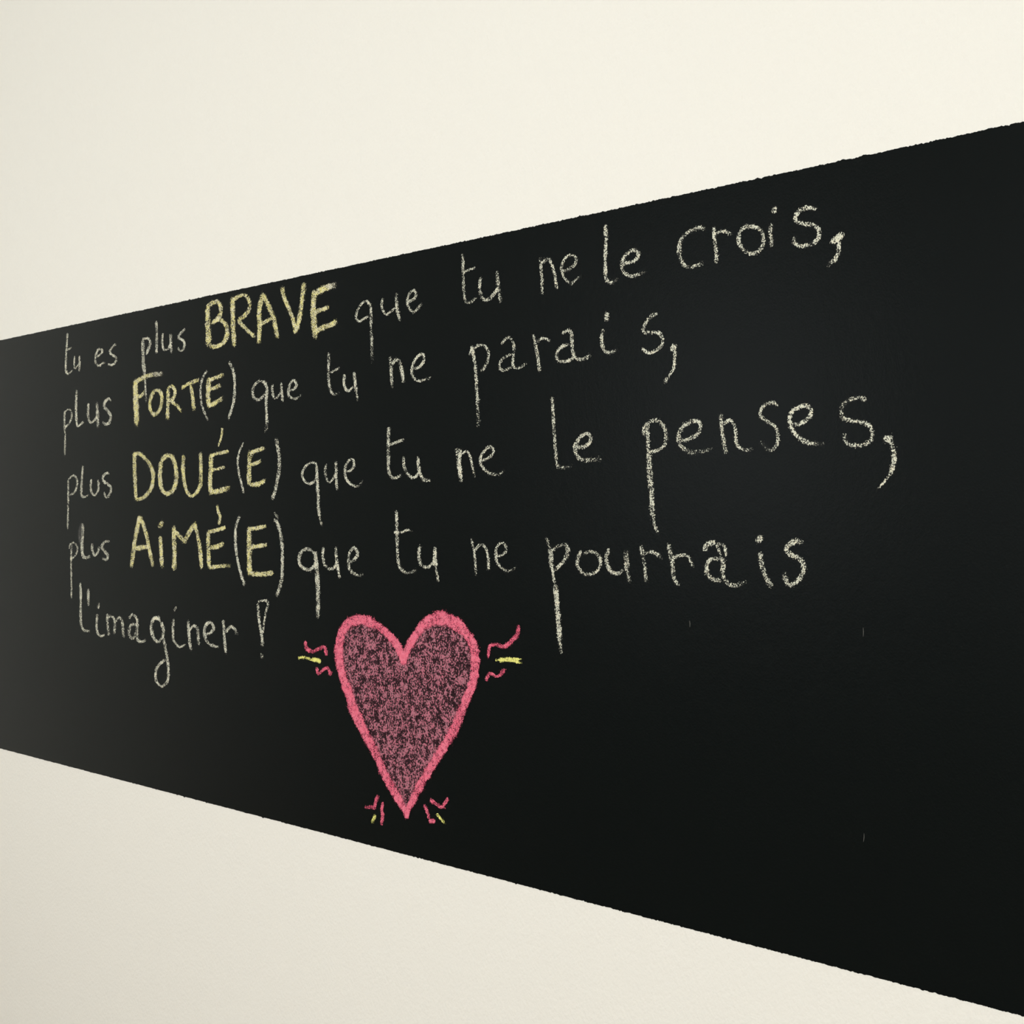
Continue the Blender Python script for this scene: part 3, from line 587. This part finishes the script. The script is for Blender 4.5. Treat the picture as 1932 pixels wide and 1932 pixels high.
def press_field(X, Z, strokes, strength, tint_of, widen=1.08):
    D = np.zeros(X.shape)
    Tn = np.zeros(X.shape)
    for flag, vals in strokes:
        P = resample(vals)
        run = np.concatenate([[0], np.cumsum(np.hypot(*np.diff(P[:, :2], axis=0).T))])
        if run[-1] > 3 * P[:, 2].max() and flag != 'h':      # the round end of the chalk lies inside the line's length
            ok = (run > 0.34 * P[0, 2]) & (run < run[-1] - 0.34 * P[-1, 2])
            P = P[ok]
        n = len(P)
        s = np.linspace(0, 1, n)
        st = np.full(n, strength) * (1 + wander(n, 9, 0.055) + wander(n, 30, 0.055))
        w = P[:, 2] * (widen + wander(n, 12, 0.07))
        tn = np.full(n, tint_of)
        if flag == '1':
            st *= 1 - 0.38 * np.clip((s - 0.72) / 0.28, 0, 1)
        elif flag == '2':
            st *= 1 - 0.28 * np.clip((s - 0.5) / 0.5, 0, 1)
            tn *= 1 - 1.0 * np.clip((s - 0.35) / 0.5, 0, 1)
        elif flag == 'h':
            st *= 1.35 if tint_of > 0.2 else 1.3
            tn = np.full(n, max(tint_of, 0.7))
        st *= 1 - 0.12 * np.clip(1 - s * n / 4.0, 0, 1) - 0.20 * np.clip(1 - (1 - s) * n / 4.0, 0, 1)
        r = w.max() * 0.9
        sel = (X > P[:, 0].min() - r) & (X < P[:, 0].max() + r) & (Z > P[:, 1].min() - r) & (Z < P[:, 1].max() + r)
        gx, gz = X[sel], Z[sel]
        best = np.zeros(len(gx))
        bt = np.zeros(len(gx))
        for a in range(0, len(gx), 20000):
            dx = gx[a:a + 20000, None] - P[None, :, 0]
            dz = gz[a:a + 20000, None] - P[None, :, 1]
            q = np.sqrt(dx * dx + dz * dz) / (w[None] * 0.5)
            prof = np.clip((1.36 - q) / 0.74, 0, 1)
            prof = prof * prof * (3 - 2 * prof) * st[None]
            j = prof.argmax(1)
            ar = np.arange(len(j))
            best[a:a + 20000] = prof[ar, j]
            bt[a:a + 20000] = tn[j] * np.clip(1.25 - 0.55 * q[ar, j] ** 2, 0, 1)
        old = D[sel]
        D[sel] = np.maximum(old, best) + 0.30 * np.minimum(old, best)
        Tn[sel] = np.where(best > old, bt, Tn[sel])
    return np.clip(D, 0, 1.15), np.clip(Tn, 0, 1)


def sheet(name, X, Z, D, Tn, keep, origin, lift, mat, parent):
    """a crust of chalk on the paint: thicker where the chalk was pressed harder"""
    cell = keep[:-1, :-1] | keep[1:, :-1] | keep[:-1, 1:] | keep[1:, 1:]
    used = np.zeros(X.shape, bool)
    used[:-1, :-1] |= cell
    used[1:, :-1] |= cell
    used[:-1, 1:] |= cell
    used[1:, 1:] |= cell
    idx = -np.ones(X.shape, int)
    idx[used] = np.arange(used.sum())
    Y = FRONT - lift - 0.0005 * np.clip(D[used], 0, 1)
    co = np.stack([X[used] - origin[0], Y, Z[used] - origin[1]], 1)
    a, b, c, d = idx[:-1, :-1][cell], idx[1:, :-1][cell], idx[1:, 1:][cell], idx[:-1, 1:][cell]
    F = np.stack([a, b, c, d], 1)
    me = bpy.data.meshes.new(name)
    me.vertices.add(len(co))
    me.vertices.foreach_set('co', co.ravel())
    me.loops.add(F.size)
    me.loops.foreach_set('vertex_index', F.ravel().astype(np.int32))
    me.polygons.add(len(F))
    me.polygons.foreach_set('loop_start', np.arange(0, F.size, 4, dtype=np.int32))
    me.polygons.foreach_set('use_smooth', np.ones(len(F), bool))
    me.update(calc_edges=True)
    for nm, arr in (('pressure', D[used]), ('tint', Tn[used])):
        at = me.attributes.new(nm, 'FLOAT', 'POINT')
        at.data.foreach_set('value', arr.astype(np.float32))
    return link(name, me, parent, mat)


def parse(text):
    out = []
    for st in text.split('; '):
        w = st.split()
        out.append((w[0], [int(v) for v in w[1:]]))
    return out


def grid_for(strokes, margin=0.004):
    A = np.vstack([np.array(v, float).reshape(-1, 3) for _, v in strokes]) * 1e-4
    r = A[:, 2].max() * 0.7 + margin
    xs = np.arange(A[:, 0].min() - r, A[:, 0].max() + r, STEP)
    zs = np.arange(A[:, 1].min() - r, A[:, 1].max() + r, STEP)
    return np.meshgrid(xs, zs, indexing='ij')


counter = 0


def drawn(name, strokes, style, parent, origin):
    global counter
    counter += 1
    X, Z = grid_for(strokes)
    rubbed = strokes[0][0] == 'm'
    tint = {'white': 0.12, 'yellow': 0.62, 'lemon': 0.5, 'pink': 0.35}[style]
    D, Tn = press_field(X, Z, strokes, 0.7 if rubbed else STRENGTH[style], tint, {'white': 1.1, 'yellow': 1.02, 'lemon': 1.25, 'pink': 1.22}[style])
    if style == 'white':
        Tn = np.clip(0.06 + (D - 0.62) * 1.6, 0.03, 0.9)
    return sheet(name, X, Z, D, Tn, D > 0.02, origin, 0.00005 * (counter % 9), MATS['smudge' if rubbed else style], parent)


def holder(name, origin):
    o = bpy.data.objects.new(name, None)
    o.empty_display_size = 0.02
    COL.objects.link(o)
    o.location = (origin[0], 0.0, origin[1])
    return o


for name, text, label, style, cat, pieces in WRITING:
    data = [(k, ch, sub, stl, parse(s)) for k, ch, sub, stl, s in pieces]
    A = np.vstack([np.array(v, float).reshape(-1, 3) for p in data for _, v in p[4]]) * 1e-4
    origin = (float(A[:, 0].mean()), float(A[:, 1].min()))
    if name != 'chalk_word':                         # a squiggle or dash is one mesh
        o = drawn(name, data[0][4], style, None, origin)
        o.location = (origin[0], 0, origin[1])
        o['group'] = 'little chalk rays around the heart'
    else:
        o = holder('exclamation_mark' if text == '!' else 'chalk_word', origin)
        byletter = {}
        for kind, ch, sub, stl, strokes in data:
            q = drawn(kind, strokes, stl, byletter[sub] if sub else o, origin)
            if not sub:
                byletter[ch] = q
            colour = {'white': 'white', 'yellow': 'yellow'}[stl]
            if kind == 'letter':
                q['label'] = '%s chalk letter "%s"' % (colour, ch)
            elif kind == 'bracket' and style == 'yellow':
                q['label'] = 'thin white chalk bracket'
            elif kind == 'smudge':
                q['label'] = 'grey rubbed chalk smudge'
        if text != '!':
            o['group'] = 'chalk words of the message'
    o['label'] = label
    o['category'] = cat


# ---------------------------------------------------------------- the heart
def heart():
    left = [int(v) for v in HEART_LEFT.split()]
    right = [int(v) for v in HEART_RIGHT.split()]
    PL, PR = resample(left), resample(right)
    poly = np.vstack([PL[:, :2], PR[::-1, :2]])
    origin = (float(PL[-1, 0]), float(PL[-1, 1]))
    root = holder('chalk_heart', origin)
    root['label'] = 'large pink chalk heart with a bright outline and a thinly shaded inside, below the writing'
    root['category'] = 'heart drawing'
    X, Z = grid_for([('0', left), ('0', right)])
    inside = np.zeros(X.shape, bool)
    px, pz = poly[:, 0], poly[:, 1]
    for i in range(len(poly)):
        j = i - 1
        if pz[i] == pz[j]:
            continue
        cond = (pz[i] > Z) != (pz[j] > Z)
        inside ^= cond & (X < (px[j] - px[i]) * (Z - pz[i]) / (pz[j] - pz[i]) + px[i])
    # uneven hatching: patches, strokes leaning up to the right, bare pockets
    cx, cz = origin
    u = (X - cx) * 0.9 + (Z - cz) * 0.25
    D = np.full(X.shape, 0.58)
    for _ in range(34):
        a, f, ph = rng.uniform(-0.9, 2.2), rng.uniform(120, 520), rng.uniform(0, 6.28)
        D += 0.016 * np.sin(f * ((X - cx) * math.cos(a) + (Z - cz) * math.sin(a)) + ph)
    for _ in range(26):
        bx, bz = rng.uniform(X.min(), X.max()), rng.uniform(Z.min(), Z.max())
        r = rng.uniform(0.006, 0.02)
        D += rng.uniform(-0.16, 0.10) * np.exp(-(((X - bx) / r) ** 2 + ((Z - bz) / (1.3 * r)) ** 2))
    D = np.clip(D, 0.26, 0.78)
    Tn = np.clip(0.35 + (D - 0.5) * 2, 0.05, 1)
    sheet('shading', X, Z, D, Tn, inside, origin, 0.0, MATS['fill'], root)['label'] = 'thin dusky pink chalk shading'
    X2, Z2 = grid_for([('0', left), ('0', right)])
    D2, T2 = press_field(X2, Z2, [('h', left), ('h', right)], 0.50, 0.4, 1.0)
    sheet('outline', X2, Z2, D2, T2, D2 > 0.02, origin, 0.0008, MATS['pink'], root)['label'] = 'bright pink chalk outline'


heart()

# ---------------------------------------------------------------- scratches in the paint
for label, s in SCRATCHES:
    P = resample([int(v) for v in s.split()], 0.002)
    n = len(P)
    w = np.maximum(P[:, 2] * 0.5 * np.sin(np.linspace(0.35, math.pi - 0.35, n)), 0.00012)
    ox, oz = float(P[0, 0]), float(P[-1, 1])
    V = []
    for y, k in ((-0.00005, 1.0), (-0.00075, 0.8)):
        for i in range(n):
            V += [(float(P[i, 0] - ox - w[i] * k), y, float(P[i, 1] - oz)), (float(P[i, 0] - ox + w[i] * k), y, float(P[i, 1] - oz))]
    F = []
    for i in range(n - 1):
        a, b = 2 * i, 2 * n + 2 * i
        F += [(b, b + 1, b + 3, b + 2), (a, b, b + 2, a + 2), (a + 1, a + 3, b + 3, b + 1)]
    F += [(0, 1, 2 * n + 1, 2 * n), (2 * n - 2, 4 * n - 2, 4 * n - 1, 2 * n - 1)]
    me = bpy.data.meshes.new('paint_scratch')
    me.from_pydata(V, [], F)
    o = link('paint_scratch', me, None, M_SCRATCH)
    o.location = (ox, 0, oz)
    o['label'] = label
    o['category'] = 'scratch'
    o['group'] = 'scratches in the black paint'
